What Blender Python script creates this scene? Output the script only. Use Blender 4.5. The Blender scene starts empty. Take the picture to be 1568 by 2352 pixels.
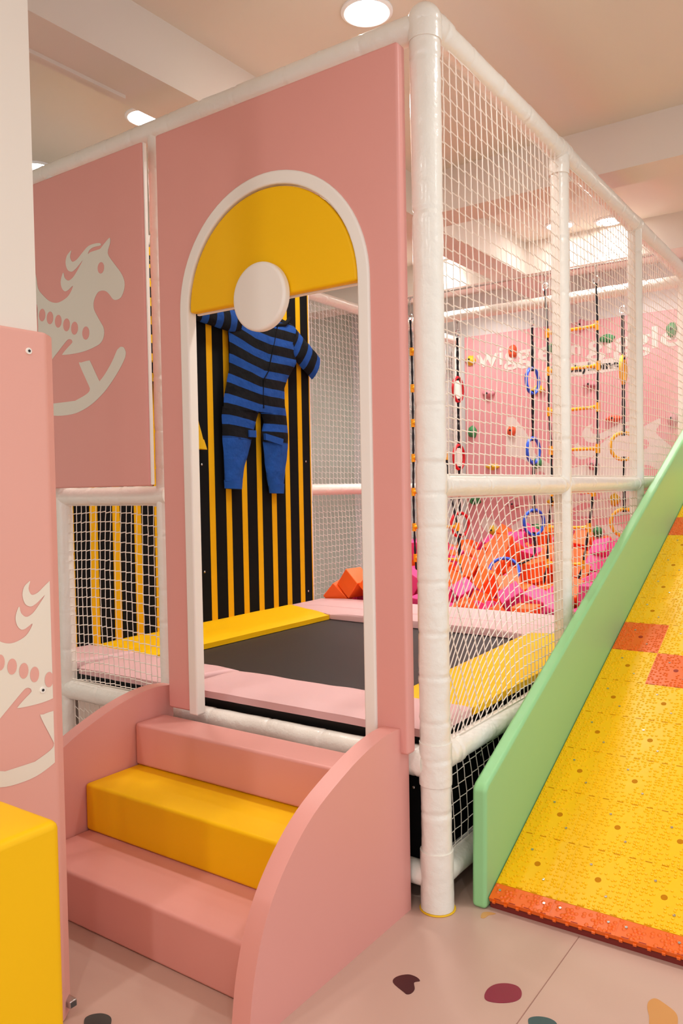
import bpy, math, random
from mathutils import Vector, Matrix, Euler, noise
R = math.radians
random.seed(11)
C = bpy.context.scene.collection
sc = bpy.context.scene

# ------------------------------------------------------------------ camera, world, lights, exposure
cam_data = bpy.data.cameras.new('camera'); cam = bpy.data.objects.new('camera', cam_data); C.objects.link(cam)
cam_data.sensor_fit = 'HORIZONTAL'; cam_data.sensor_width = 36.0; cam_data.lens = 36.0*1843.0/1568.0
cam_data.clip_start = 0.05
YAW, PITCH, ROLL = R(35.17), R(1.674), R(-1.045)
fw = Vector((-math.sin(YAW)*math.cos(PITCH), math.cos(YAW)*math.cos(PITCH), -math.sin(PITCH)))
r0 = Vector((math.cos(YAW), math.sin(YAW), 0)); u0 = r0.cross(fw)
rt = r0*math.cos(ROLL) + u0*math.sin(ROLL); up = rt.cross(fw)
cam.matrix_world = Matrix(((rt.x, up.x, -fw.x, 1.2717), (rt.y, up.y, -fw.y, -2.3183), (rt.z, up.z, -fw.z, 1.4), (0, 0, 0, 1)))
sc.camera = cam

world = bpy.data.worlds.new('world'); sc.world = world; world.use_nodes = True
bg = world.node_tree.nodes['Background']; bg.inputs[0].default_value = (0.90, 1.0, 1.07, 1); bg.inputs[1].default_value = 1.0

CEIL = 3.30
LAMP_W = 0.72
# x, y, watts, beam spread in degrees
LAMPS = [(-0.49, 0.42, 10, 130), (-1.88, 0.50, 10, 130), (-2.87, 0.55, 13, 130), (-0.49, 3.60, 12, 85), (-1.86, 3.60, 12, 85), (0.93, 0.42, 12, 150), (2.35, 0.42, 12, 150),
         (-0.49, -2.75, 16, 180), (0.93, -2.75, 16, 180), (2.35, -2.75, 16, 180), (-1.88, -2.75, 16, 180), (0.93, 3.60, 12, 85), (-0.95, 1.02, 6.5, 180), (-0.81, 3.47, 3.0, 180),
         (-0.55, 2.55, 10, 120), (-0.50, 4.30, 14, 140), (-1.25, 4.30, 14, 140), (-2.00, 4.30, 14, 140), (-1.9, 2.0, 7, 120),  # added fill lamps, mostly behind beams, to brighten the back
         (-0.49, -5.0, 18, 180), (0.93, -5.0, 18, 180), (2.35, -5.0, 18, 180), (-1.88, -5.0, 18, 180), (-3.05, 2.6, 13, 170)]  # added fill lamps: row behind the camera for upright faces, one for left wall
for lx, ly, lw, lsp in LAMPS:
    ld = bpy.data.lights.new('downlight_lamp', 'AREA'); ld.shape = 'DISK'; ld.size = 0.17; ld.energy = lw*LAMP_W
    ld.color = (0.98, 1.0, 0.98); ld.spread = R(lsp)
    lo = bpy.data.objects.new('downlight_lamp', ld); C.objects.link(lo); lo.location = (lx, ly, CEIL-0.022)
sc.view_settings.view_transform = 'Standard'; sc.view_settings.look = 'None'
sc.view_settings.gamma = 1.0; sc.view_settings.use_curve_mapping = False
sc.view_settings.exposure = 0.16

# ------------------------------------------------------------------ materials
def lin(c):
    return tuple(((v/255)/12.92 if v/255 <= .04045 else (((v/255)+.055)/1.055)**2.4) for v in c) + (1.0,)
def mat(name, rgb, rough=.45, bump=0.0, bscale=30.0, emit=0, metal=0, var=0.0, spec=.5, coat=0.0, coord='Object', tr=0):
    m = bpy.data.materials.new(name); m.use_nodes = True; nt = m.node_tree; b = nt.nodes['Principled BSDF']
    b.inputs['Base Color'].default_value = lin(rgb); b.inputs['Roughness'].default_value = rough
    b.inputs['Metallic'].default_value = metal; b.inputs['Specular IOR Level'].default_value = spec
    b.inputs['Coat Weight'].default_value = coat; b.inputs['Coat Roughness'].default_value = .15
    tc = nt.nodes.new('ShaderNodeTexCoord')
    if bump:
        n = nt.nodes.new('ShaderNodeTexNoise'); n.inputs['Scale'].default_value = bscale; n.inputs['Detail'].default_value = 3
        bp = nt.nodes.new('ShaderNodeBump'); bp.inputs['Strength'].default_value = bump; bp.inputs['Distance'].default_value = .01
        nt.links.new(tc.outputs[coord], n.inputs['Vector']); nt.links.new(n.outputs[0], bp.inputs['Height']); nt.links.new(bp.outputs[0], b.inputs['Normal'])
    if var:
        n2 = nt.nodes.new('ShaderNodeTexNoise'); n2.inputs['Scale'].default_value = 3.0
        hs = nt.nodes.new('ShaderNodeHueSaturation'); hs.inputs['Color'].default_value = lin(rgb)
        mr = nt.nodes.new('ShaderNodeMapRange'); mr.inputs[3].default_value = 1-var; mr.inputs[4].default_value = 1+var
        nt.links.new(tc.outputs[coord], n2.inputs['Vector']); nt.links.new(n2.outputs[0], mr.inputs[0]); nt.links.new(mr.outputs[0], hs.inputs['Value'])
        nt.links.new(hs.outputs[0], b.inputs['Base Color'])
    if emit:
        b.inputs['Emission Color'].default_value = (1, .97, .93, 1); b.inputs['Emission Strength'].default_value = emit
    return m
PINK = mat('pink_vinyl', (228, 158, 147), .42, .10, 6, var=.02)
PINKPAD = mat('pale_pink_vinyl', (224, 178, 176), .55, .25, 7, var=.02)
PINKCOL = mat('salmon_pink_vinyl', (233, 170, 155), .6, .1, 6, var=.02)
YEL = mat('yellow_vinyl', (248, 190, 0), .5, .10, 6, var=.02, spec=.25)
WHT = mat('white_vinyl', (244, 235, 224), .40, .1, 8)
TUBE = mat('white_tube_sleeve', (241, 234, 222), .30, .5, 26, coat=.35)
NET = mat('white_net_twine', (240, 226, 212), .7)
NETIN = mat('pale_net_twine', (236, 226, 222), .7)
BLK = mat('black_fabric', (12, 11, 12), .95, spec=.2)
STRY = mat('yellow_fabric', (228, 170, 4), .9, spec=.2)
MATB = mat('trampoline_weave', (40, 34, 33), .5, .2, 600)
BLKM = mat('black_steel', (14, 12, 12), .45)
GRN = mat('mint_green_vinyl', (148, 206, 140), .42, .08, 6)
GRNE = mat('mint_green_edge_band', (152, 216, 160), .42)
TY = mat('yellow_plastic', (250, 192, 0), .32, .05, 30, spec=.35)
TO = mat('orange_plastic', (238, 104, 18), .28, .05, 30)
TYD = mat('yellow_plastic_recess_shade', (196, 124, 0), .6, spec=.1)  # darker copy of the tile yellow, painting shade in holes and slots
TOD = mat('orange_plastic_recess_shade', (160, 40, 0), .6)  # orange counterpart, shade of holes and slots put into its colour
STEEL = mat('polished_steel', (200, 200, 200), .2, metal=1)
FLOOR = mat('pink_floor_vinyl', (202, 167, 151), .36, .06, 3, var=.02)
SEAM = mat('floor_seam_line', (160, 118, 104), .6)
CEILM = mat('ceiling_paint', (226, 216, 202), .8, .05, 5)
CEILL = mat('ceiling_paint_smooth', (226, 214, 202), .8)
WALLL = mat('pale_green_grey_wall_paint', (206, 214, 200), .8)
WALLM = mat('white_wall_paint', (232, 228, 224), .8, .04, 8)
COLM = mat('cream_column_paint', (238, 226, 212), .7)
WALLP = mat('pink_climbing_wall_paint', (224, 157, 159), .55, .05, 8, var=.02)
DECAL = mat('pale_sticker_film', (226, 212, 202), .6)
DECALG = mat('cream_sticker_film', (224, 216, 200), .6)
DECALC = mat('ivory_sticker_film', (238, 226, 208), .6)
EMIT = mat('lamp_diffuser', (255, 255, 255), .5, emit=22)
WHT2 = mat('white_lamp_rim', (245, 245, 245), .4)
FO = mat('orange_foam_cover', (255, 104, 24), .55, .1, 12, var=.03)
FP = mat('magenta_foam_cover', (226, 64, 132), .55, .1, 12, var=.03)
BLUE = mat('blue_suit_fabric', (28, 74, 148), .9, .3, 25, spec=.2)
YSUIT = mat('yellow_suit_fabric', (214, 170, 20), .9, .3, 25, spec=.2)
ROPE = mat('navy_black_rope', (26, 24, 32), .8, .4, 120)
RUNG = mat('amber_plastic', (250, 168, 14), .3)
RRED = mat('red_ring_plastic', (214, 28, 40), .3); RBLU = mat('blue_ring_plastic', (40, 88, 214), .3); RYEL = mat('yellow_ring_plastic', (248, 176, 22), .3)
HOLD = {'y': mat('yellow_hold', (226, 184, 30), .6), 'o': mat('orange_hold', (228, 92, 50), .6), 'g': mat('green_hold', (62, 140, 80), .6), 'p': mat('pink_hold', (206, 132, 140), .6)}
YRING = mat('yellow_flange', (240, 190, 20), .4)
TEXTB = mat('black_lettering', (30, 26, 28), .6)
RBASE = mat('dark_red_underlay', (120, 30, 20), .6)
def stripe_mat(name, a, b):
    m = bpy.data.materials.new(name); m.use_nodes = True; nt = m.node_tree; bs = nt.nodes['Principled BSDF']
    bs.inputs['Roughness'].default_value = .9; bs.inputs['Specular IOR Level'].default_value = .2
    uv = nt.nodes.new('ShaderNodeUVMap'); sx = nt.nodes.new('ShaderNodeSeparateXYZ'); fr = nt.nodes.new('ShaderNodeMath'); fr.operation = 'FRACT'
    lt = nt.nodes.new('ShaderNodeMath'); lt.operation = 'LESS_THAN'; lt.inputs[1].default_value = .55
    gt = nt.nodes.new('ShaderNodeMath'); gt.operation = 'GREATER_THAN'; gt.inputs[1].default_value = 10.0
    mu = nt.nodes.new('ShaderNodeMath'); mu.operation = 'MULTIPLY'
    mx = nt.nodes.new('ShaderNodeMix'); mx.data_type = 'RGBA'; mx.inputs[6].default_value = lin(a); mx.inputs[7].default_value = lin(b)
    L = nt.links; L.new(uv.outputs[0], sx.inputs[0]); L.new(sx.outputs[1], fr.inputs[0]); L.new(fr.outputs[0], lt.inputs[0])
    L.new(sx.outputs[1], gt.inputs[0]); L.new(lt.outputs[0], mu.inputs[0]); L.new(gt.outputs[0], mu.inputs[1]); L.new(mu.outputs[0], mx.inputs[0]); L.new(mx.outputs[2], bs.inputs[0])
    tc = nt.nodes.new('ShaderNodeTexCoord'); n = nt.nodes.new('ShaderNodeTexNoise'); n.inputs['Scale'].default_value = 14; n.inputs['Detail'].default_value = 4
    bp = nt.nodes.new('ShaderNodeBump'); bp.inputs['Strength'].default_value = .6; bp.inputs['Distance'].default_value = .02
    L.new(tc.outputs['Object'], n.inputs['Vector']); L.new(n.outputs[0], bp.inputs['Height']); L.new(bp.outputs[0], bs.inputs['Normal'])
    return m
SBLUE = stripe_mat('blue_black_striped_fabric', (28, 74, 148), (14, 15, 18)); SYEL = stripe_mat('yellow_black_striped_fabric', (214, 168, 16), (16, 15, 18))

# ------------------------------------------------------------------ helpers
class MB:
    def __init__(s): s.v = []; s.f = []; s.m = []; s.uv = None
    def add(s, vs, fs, mi=0):
        b = len(s.v); s.v += [tuple(p) for p in vs]; s.f += [tuple(b+i for i in f) for f in fs]; s.m += [mi]*len(fs); return s
    def box(s, x0, x1, y0, y1, z0, z1, mi=0, M=None):
        vs = [Vector((x, y, z)) for x in (x0, x1) for y in (y0, y1) for z in (z0, z1)]
        if M: vs = [M @ p for p in vs]
        return s.add(vs, [(0, 1, 3, 2), (4, 6, 7, 5), (0, 4, 5, 1), (2, 3, 7, 6), (0, 2, 6, 4), (1, 5, 7, 3)], mi)
    def prism(s, poly, f3, t0, t1, mi=0):       # poly of (a,b); f3(a,b,t)->xyz
        n = len(poly); vs = [f3(a, b, t0) for a, b in poly] + [f3(a, b, t1) for a, b in poly]
        return s.add(vs, [tuple(range(n))[::-1], tuple(range(n, 2*n))] + [(i, (i+1) % n, n+(i+1) % n, n+i) for i in range(n)], mi)
    def tube(s, path, r, seg=8, mi=0, cap=True):
        P = [Vector(p) for p in path]; n = len(P); rr = r if isinstance(r, (list, tuple)) else [r]*n
        vs = []; t0 = (P[1]-P[0]).normalized(); a = t0.orthogonal().normalized()
        for i in range(n):
            t = (P[min(i+1, n-1)]-P[max(i-1, 0)]).normalized(); a = (a - t*a.dot(t)).normalized(); b = t.cross(a)
            for k in range(seg):
                q = 2*math.pi*k/seg; vs.append(P[i] + (a*math.cos(q)+b*math.sin(q))*rr[i])
        fs = [(i*seg+k, i*seg+(k+1) % seg, (i+1)*seg+(k+1) % seg, (i+1)*seg+k) for i in range(n-1) for k in range(seg)]
        if cap: fs += [tuple(range(seg))[::-1], tuple((n-1)*seg+k for k in range(seg))]
        return s.add(vs, fs, mi)
    def ball(s, c, r, mi=0, sx=1, sy=1, sz=1, n=8, m=6, fn=None):
        vs = [(0, 0, 1)] + [(math.sin(math.pi*i/m)*math.cos(2*math.pi*k/n), math.sin(math.pi*i/m)*math.sin(2*math.pi*k/n), math.cos(math.pi*i/m)) for i in range(1, m) for k in range(n)] + [(0, 0, -1)]
        fs = [(0, 1+k, 1+(k+1) % n) for k in range(n)]
        for i in range(m-2): fs += [(1+i*n+k, 1+(i+1)*n+k, 1+(i+1)*n+(k+1) % n, 1+i*n+(k+1) % n) for k in range(n)]
        l = len(vs)-1; fs += [(l, 1+(m-2)*n+(k+1) % n, 1+(m-2)*n+k) for k in range(n)]
        out = []
        for x, y, z in vs:
            g = fn(x, y, z) if fn else 1
            out.append((c[0]+x*r*sx*g, c[1]+y*r*sy*g, c[2]+z*r*sz*g))
        return s.add(out, fs, mi)
    def torus(s, c, Rr, r, axis=Vector((0, 1, 0)), seg=28, sg=8, mi=0, a0=0, wob=0):
        axis = axis.normalized(); a = axis.orthogonal().normalized(); b = axis.cross(a); c = Vector(c); vs = []
        for i in range(seg):
            q = 2*math.pi*i/seg; d = a*math.cos(q)+b*math.sin(q); rr = r*(1+wob*(i % 2))
            for k in range(sg):
                w = 2*math.pi*k/sg; vs.append(c + d*(Rr+rr*math.cos(w)) + axis*rr*math.sin(w))
        return s.add(vs, [(i*sg+k, ((i+1) % seg)*sg+k, ((i+1) % seg)*sg+(k+1) % sg, i*sg+(k+1) % sg) for i in range(seg) for k in range(sg)], mi)
    def build(s, name, mats, parent=None, smooth=None, bevel=0, bseg=3):
        me = bpy.data.meshes.new(name); me.from_pydata(s.v, [], s.f)
        if not isinstance(mats, (list, tuple)): mats = [mats]
        for m in mats: me.materials.append(m)
        if len(mats) > 1: me.polygons.foreach_set('material_index', s.m)
        me.validate(); me.update()
        if s.uv:
            ul = me.uv_layers.new(name='UVMap')
            for lp in me.loops: ul.data[lp.index].uv = s.uv[lp.vertex_index]
        o = bpy.data.objects.new(name, me); C.objects.link(o)
        if smooth or bevel:
            me.polygons.foreach_set('use_smooth', [True]*len(me.polygons))
            if not bevel: me.set_sharp_from_angle(angle=R(smooth if smooth is not True else 180))
        if bevel:
            bv = o.modifiers.new('bevel', 'BEVEL'); bv.width = bevel; bv.segments = bseg; bv.limit_method = 'ANGLE'; bv.angle_limit = R(35); bv.harden_normals = True
        if parent is not None:
            o.parent = parent; o.matrix_parent_inverse = Matrix.Translation(parent.location).inverted() if parent.type == 'EMPTY' else Matrix()
        return o
def tag(o, label=None, cat=None, group=None, kind=None):
    if label: o['label'] = label
    if cat: o['category'] = cat
    if group: o['group'] = group
    if kind: o['kind'] = kind
    return o
def thing(name, loc, label, cat, group=None):
    e = bpy.data.objects.new(name, None); C.objects.link(e); e.location = loc; e.empty_display_size = .1
    e.matrix_world = Matrix.Translation(loc)
    return tag(e, label, cat, group)
def struct(name, mb, m, **k): return tag(mb.build(name, m, **k), kind='structure')
XZ = lambda a, b, t: (a, t, b)
YZ = lambda a, b, t: (t, a, b)
XY = lambda a, b, t: (a, b, t)
def lerp(a, b, t): return a+(b-a)*t

# padded tube: foam sleeve with seams, ties and lumps
def sleeve(p0, p1, r, seed=0, step=.007, seg=22, seamgap=(.14, .30)):
    rnd = random.Random(seed); p0 = Vector(p0); p1 = Vector(p1); L = (p1-p0).length; n = max(4, int(L/step))
    seams = []; q = rnd.uniform(*seamgap)
    while q < L: seams.append(q); q += rnd.uniform(*seamgap)
    t = (p1-p0).normalized(); a = t.orthogonal().normalized(); b = t.cross(a); vs = []
    for i in range(n+1):
        s = L*i/n; c = p0+t*s
        d = min([abs(s-x) for x in seams] or [1])
        dip = 1-.060*math.exp(-(d/.0055)**2)+.006*math.exp(-((d-.014)/.010)**2)
        for k in range(seg):
            w = 2*math.pi*k/seg; dv = a*math.cos(w)+b*math.sin(w); pt = c+dv*r
            nz = noise.noise(pt*14+Vector((seed*3.1, 0, 0)))*.035 + noise.noise(pt*38+Vector((0, seed, 0)))*.085*math.exp(-(d/.022)**2) + noise.noise(pt*70)*.012
            vs.append(c+dv*r*(dip+nz))
    fs = [(i*seg+k, i*seg+(k+1) % seg, (i+1)*seg+(k+1) % seg, (i+1)*seg+k) for i in range(n) for k in range(seg)]
    fs += [tuple(range(seg))[::-1], tuple(n*seg+k for k in range(seg))]
    return MB().add(vs, fs)
def clipseg(p, q, u0, u1, v0, v1):
    t0, t1 = 0.0, 1.0; dx, dy = q[0]-p[0], q[1]-p[1]
    for P_, Q_ in ((-dx, p[0]-u0), (dx, u1-p[0]), (-dy, p[1]-v0), (dy, v1-p[1])):
        if abs(P_) < 1e-9:
            if Q_ < 0: return None
        else:
            r = Q_/P_
            if P_ < 0: t0 = max(t0, r)
            else: t1 = min(t1, r)
    if t1-t0 < 1e-3: return None
    return (p[0]+dx*t0, p[1]+dy*t0), (p[0]+dx*t1, p[1]+dy*t1)
def net(name, label, f3, u0, u1, v0, v1, du, dv, warp=None, r=.0019, group=None, step=.17, mat_=None, belly=.015, seed=0, jit=.1, sg=1):
    """knotted net between u0..u1, v0..v1; f3(u,v,d)->xyz ; d = belly"""
    rnd = random.Random(seed); nu = int(round((u1-u0)/du)); nv = int(round((v1-v0)/dv)); mb = MB(); W = {}
    def pt(i, j, k):
        key = (i, j, k)
        if key not in W:
            u = u0+(u1-u0)*i/nu; v = v0+(v1-v0)*j/nv
            v += (step*dv)*k + rnd.uniform(-jit, jit)*dv*.5; u += rnd.uniform(-jit, jit)*du*.5
            if warp: u, v = warp(u, v)
            W[key] = (u, v)
        return W[key]
    def bl(u, v): return belly*math.sin(math.pi*min(1, max(0, (u-u0)/(u1-u0))))*math.sin(math.pi*min(1, max(0, (v-v0)/(v1-v0))))
    def seg(a, b, rr=r):
        c = clipseg(a, b, u0, u1, v0, v1)
        if not c: return
        A = Vector(f3(c[0][0], c[0][1], bl(*c[0]))); B = Vector(f3(c[1][0], c[1][1], bl(*c[1])))
        t = (B-A)
        if t.length < 1e-4: return
        t.normalize(); x = t.orthogonal().normalized(); y = t.cross(x); vs = []
        for P_ in (A-t*rr*.5, B+t*rr*.5):
            for k in range(4): w = math.pi/2*k+.78; vs.append(P_+(x*math.cos(w)+y*math.sin(w))*rr)
        mb.add(vs, [(0, 1, 5, 4), (1, 2, 6, 5), (2, 3, 7, 6), (3, 0, 4, 7)])
    ex = 8 if warp else 0; eu = 9 if warp else 0
    for i in range(-eu, nu+1+eu):
        for j in range(-ex, nv+1+ex*2):
            seg(pt(i, j, -1), pt(i, j, 1), r*1.15)
            seg(pt(i, j, 1), pt(i, j+1, -1))
            seg(pt(i, j, sg), pt(i+1, j, -sg))
    # border rope lashed to the frame
    for A, B in (((u0, v0), (u1, v0)), ((u1, v0), (u1, v1)), ((u1, v1), (u0, v1)), ((u0, v1), (u0, v0))):
        mb.tube([f3(lerp(A[0], B[0], t/12), lerp(A[1], B[1], t/12), 0) for t in range(13)], r*1.3, 5)
    return tag(mb.build(name, mat_ or NET, smooth=60), label, 'safety net', group)

# ------------------------------------------------------------------ setting
F = thing('floor', (0, 0, 0), None, None); F['kind'] = 'structure'
bpy.data.objects.remove(F)
F = struct('floor', MB().box(-3.9, 4.6, -6.5, 5.2, -.1, 0), FLOOR)
MB().box(.444, .4465, -4.5, .09, 0, .0008).build('floor_seam', SEAM, F)
MB().box(-3.5, 4.5, -2.9, -2.8975, 0, .0008).build('floor_seam', SEAM, F)
def smooth_poly(P_, n=4):
    out = []; N = len(P_)
    for i in range(N):
        p0, p1, p2, p3 = [Vector(P_[(i+k-1) % N]) for k in range(4)]
        for k in range(n):
            t = k/n; out.append(tuple(.5*((2*p1)+(p2-p0)*t+(2*p0-5*p1+4*p2-p3)*t*t+(3*p1-p0-3*p2+p3)*t**3)))
    return out
spots = [('dark brown', (70, 26, 30), [(.086, -.425), (.081, -.397), (.102, -.37), (.128, -.367), (.146, -.377), (.136, -.392), (.152, -.417), (.154, -.438), (.146, -.449), (.132, -.445)]),
         ('magenta', (140, 30, 62), [(.327, -.34), (.321, -.305), (.331, -.273), (.356, -.252), (.384, -.248), (.404, -.265), (.412, -.294), (.401, -.32), (.374, -.343), (.343, -.353)]),
         ('teal', (54, 82, 84), [(.466, -.372), (.465, -.355), (.482, -.338), (.509, -.33), (.532, -.34), (.535, -.373), (.51, -.398), (.485, -.398)]),
         ('ochre', (206, 144, 80), [(.708, -.144), (.705, -.114), (.717, -.093), (.743, -.103), (.776, -.126), (.789, -.162), (.789, -.204), (.76, -.232), (.737, -.231), (.722, -.18)]),
         ('ochre', (214, 158, 96), [(.14, .034), (.137, .055), (.151, .069), (.176, .071), (.16, .05), (.157, .029), (.147, .022)]),
         ('dark grey', (66, 68, 66), [(-.511, -1.017), (-.517, -.996), (-.499, -.974), (-.472, -.967), (-.449, -.977), (-.432, -1.006), (-.468, -1.04)]),
         ('teal', (54, 82, 84), [(1.2, -1.0), (1.15, -.9), (1.2, -.84), (1.3, -.88), (1.29, -.98)]), ('magenta', (140, 30, 62), [(.1, -1.4), (.05, -1.3), (.12, -1.24), (.2, -1.3), (.18, -1.39)])]
for nm, c, P_ in spots:
    sp = MB().prism(smooth_poly(P_), XY, .0002, .0012).build('floor_spot', mat('floor_print_'+nm.replace(' ', '_'), c, .35), F); sp['label'] = nm+' rounded spot printed on the pink floor'
struct('ceiling', MB().box(-3.9, 4.6, -6.5, 5.2, CEIL, CEIL+.1), CEILM)
struct('wall_back', MB().box(-3.9, 4.6, 5.0, 5.2, 0, CEIL), WALLM)
struct('wall_left', MB().box(-3.9, -3.7, -6.5, 5.2, 0, CEIL), WALLL)
# dropped beams of the ceiling (lengthwise and crosswise)
struct('trim_1', MB().box(-1.45, -1.18, -6.5, 5.0, 3.05, CEIL), CEILL)
struct('trim_2', MB().box(-1.18, 4.6, 2.035, 2.285, 3.05, CEIL), CEILL)
struct('trim_3', MB().box(-1.18, 4.6, 3.72, 3.98, 3.05, CEIL), CEILL)
struct('trim_4', MB().box(-3.7, -1.45, 3.72, 3.98, 3.05, CEIL), CEILL)
struct('trim_5', MB().box(-1.40, -1.385, -.62, -.05, 3.035, 3.05), CEILL)
# column at the left edge
struct('wall_near', MB().box(-1.15, -.575, -1.75, -1.054, 0, CEIL), COLM)

# ceiling lights
lab = {0: 'round ceiling downlight above the top corner of the arch panel, largest one', 1: 'ceiling downlight half hidden by the beam above the two pink panels', 2: 'ceiling downlight farthest left beside the white column',
       3: 'oval-looking downlight behind the sloping right top tube', 4: 'small downlight seen through the net beside the corner post'}
for i, (lx, ly, _w, _s) in enumerate(LAMPS):
    if i in lab: t = thing('ceiling_downlight', (lx, ly, CEIL), lab[i], 'ceiling light')
    else: t = thing('ceiling_downlight', (lx, ly, CEIL), 'one of the unseen white ceiling downlights, some of them added as fill light', 'ceiling light', 'downlights out of sight')  # unseen fixtures; several only dress the added fill lamps
    rp = []
    mb = MB()
    for a_, b_ in ((.088, .0), (.104, .0), (.104, -.006), (.092, -.012), (.088, -.010)): rp.append((a_, b_))
    n = 32; vs = [(lx+a_*math.cos(2*math.pi*k/n), ly+a_*math.sin(2*math.pi*k/n), CEIL-.0005+b_) for a_, b_ in rp for k in range(n)]
    m_ = len(rp); fs = [(j*n+k, j*n+(k+1) % n, ((j+1) % m_)*n+(k+1) % n, ((j+1) % m_)*n+k) for j in range(m_) for k in range(n)]
    mb.add(vs, fs).build('rim', WHT2, t, smooth=40)
    MB().tube([(lx, ly, CEIL-.001), (lx, ly, CEIL-.008)], .088, 32).build('diffuser', EMIT, t)

# ------------------------------------------------------------------ play frame of padded tubes
FR = thing('play_frame', (0, 0, 0), 'tall white padded tube frame that carries the nets and pink panels', 'play structure frame')
RP, RC = .040, .051
def part_tube(nm, p0, p1, r, seed, seamgap=(.14, .30)): return sleeve(p0, p1, r, seed, seamgap=seamgap).build(nm, TUBE, FR, smooth=60)
XL, YE = -2.36, 4.86
zt = lambda y: 2.905-.014*y
part_tube('post', (0, 0, .03), (0, 0, 1.80), RC, 1, (.10, .20))
part_tube('post', (0, 0, 1.80), (0, 0, 2.90), RC-.001, 2, (.22, .5))
MB().tube([(0, 0, .0), (0, 0, .005)], .0605, 32).build('floor_flange', YRING, FR, bevel=.002)
sleeve((0, 0, .006), (0, 0, .20), .0555, 3, seamgap=(.3, .4)).build('post_collar', TUBE, FR, smooth=60)
for i, (x, y, z1) in enumerate([(0, 1.22, zt(1.22)), (0, 2.44, zt(2.44)), (0, 3.66, zt(3.66)), (0, YE, zt(YE)), (-1.262, 0, 2.88), (-1.945, 0, 2.88), (XL, 0, 2.88), (XL, 1.22, 2.88), (XL, 2.40, 2.86), (XL, 3.66, 2.86), (XL, YE, 2.86)]):
    part_tube('post', (x, y, 0), (x, y, z1), RP if i < 4 or i > 5 else (.036 if i == 4 else .038), 5+i)
for i in range(4): part_tube('top_rail', (0, 1.215*i, zt(1.215*i)), (0, 1.215*(i+1), zt(1.215*(i+1))), .044, 20+i)
part_tube('top_rail', (0, 0, 2.885), (-1.235, 0, 2.885), .045, 30); part_tube('top_rail', (-1.235, 0, 2.885), (XL, 0, 2.88), .044, 31)
for i in range(4): part_tube('top_rail', (XL, 1.215*i, 2.87-.01*i), (XL, 1.215*(i+1), 2.86-.01*i), RP, 33+i)
part_tube('top_rail', (0, 3.66, 2.80), (XL, 3.66, 2.80), .043, 38)
for i in range(4): part_tube('middle_rail', (0, 1.215*i, 1.402), (0, 1.215*(i+1), 1.398), .038, 40+i, (.3, .5))
part_tube('middle_rail', (-1.235, 0, 1.385), (-1.93, 0, 1.385), .040, 46, (.15, .3)); part_tube('middle_rail', (-1.93, 0, 1.385), (XL, 0, 1.385), .040, 47)
part_tube('middle_rail', (XL, 2.40, 1.395), (XL, 3.66, 1.395), .038, 48); part_tube('middle_rail', (XL, 3.66, 1.395), (XL, YE, 1.395), .038, 49)
part_tube('middle_rail', (XL, YE, 1.395), (0, YE, 1.395), .030, 50)
for i in range(4): part_tube('platform_rail', (0, 1.215*i, .500), (0, 1.215*(i+1), .500), .043, 52+i, (.25, .4))
part_tube('platform_rail', (0, 0, .485), (-1.235, 0, .485), .042, 58, (.18, .3)); part_tube('platform_rail', (-1.235, 0, .485), (-1.93, 0, .485), .046, 59); part_tube('platform_rail', (-1.93, 0, .485), (XL, 0, .485), .046, 60)
for i in range(2): part_tube('floor_rail', (0, 1.215*i, .115), (0, 1.215*(i+1), .115), .046, 62+i)
part_tube('floor_rail', (0, 0, .105), (-1.235, 0, .105), .040, 65); part_tube('floor_rail', (-1.235, 0, .105), (XL, 0, .105), .040, 66)
MB().ball((0, 0, 2.897), .056, n=24, m=14).build('joint_wrap', TUBE, FR, smooth=True)
# wrapped joints
for p, q, s in (((0, 0, .42), (0, 0, .56), 70), ((.0, .0, 2.83), (0, 0, 2.90), 71)): sleeve(p, q, .0545, s, seamgap=(.05, .09)).build('joint_wrap', TUBE, FR, smooth=60)
for p, q, r, s in (((0, .03, .50), (0, .14, .50), .048, 72), ((-.03, 0, .487), (-.14, 0, .485), .052, 73), ((0, .03, 2.903), (0, .13, 2.902), .049, 74), ((0, 1.17, 2.888), (0, 1.27, 2.887), .048, 75), ((0, 2.39, 2.87), (0, 2.49, 2.87), .048, 76), ((0, 1.22, 2.78), (0, 1.22, 2.86), .045, 77),
                   ((0, 1.16, 1.40), (0, 1.28, 1.40), .042, 78), ((0, .04, 1.402), (0, .08, 1.402), .042, 79), ((0, 2.38, 1.40), (0, 2.50, 1.40), .042, 80), ((-1.28, 0, 1.385), (-1.23, 0, 1.385), .045, 81)):
    sleeve(p, q, r, s, seamgap=(.03, .06)).build('joint_wrap', TUBE, FR, smooth=60)

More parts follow.
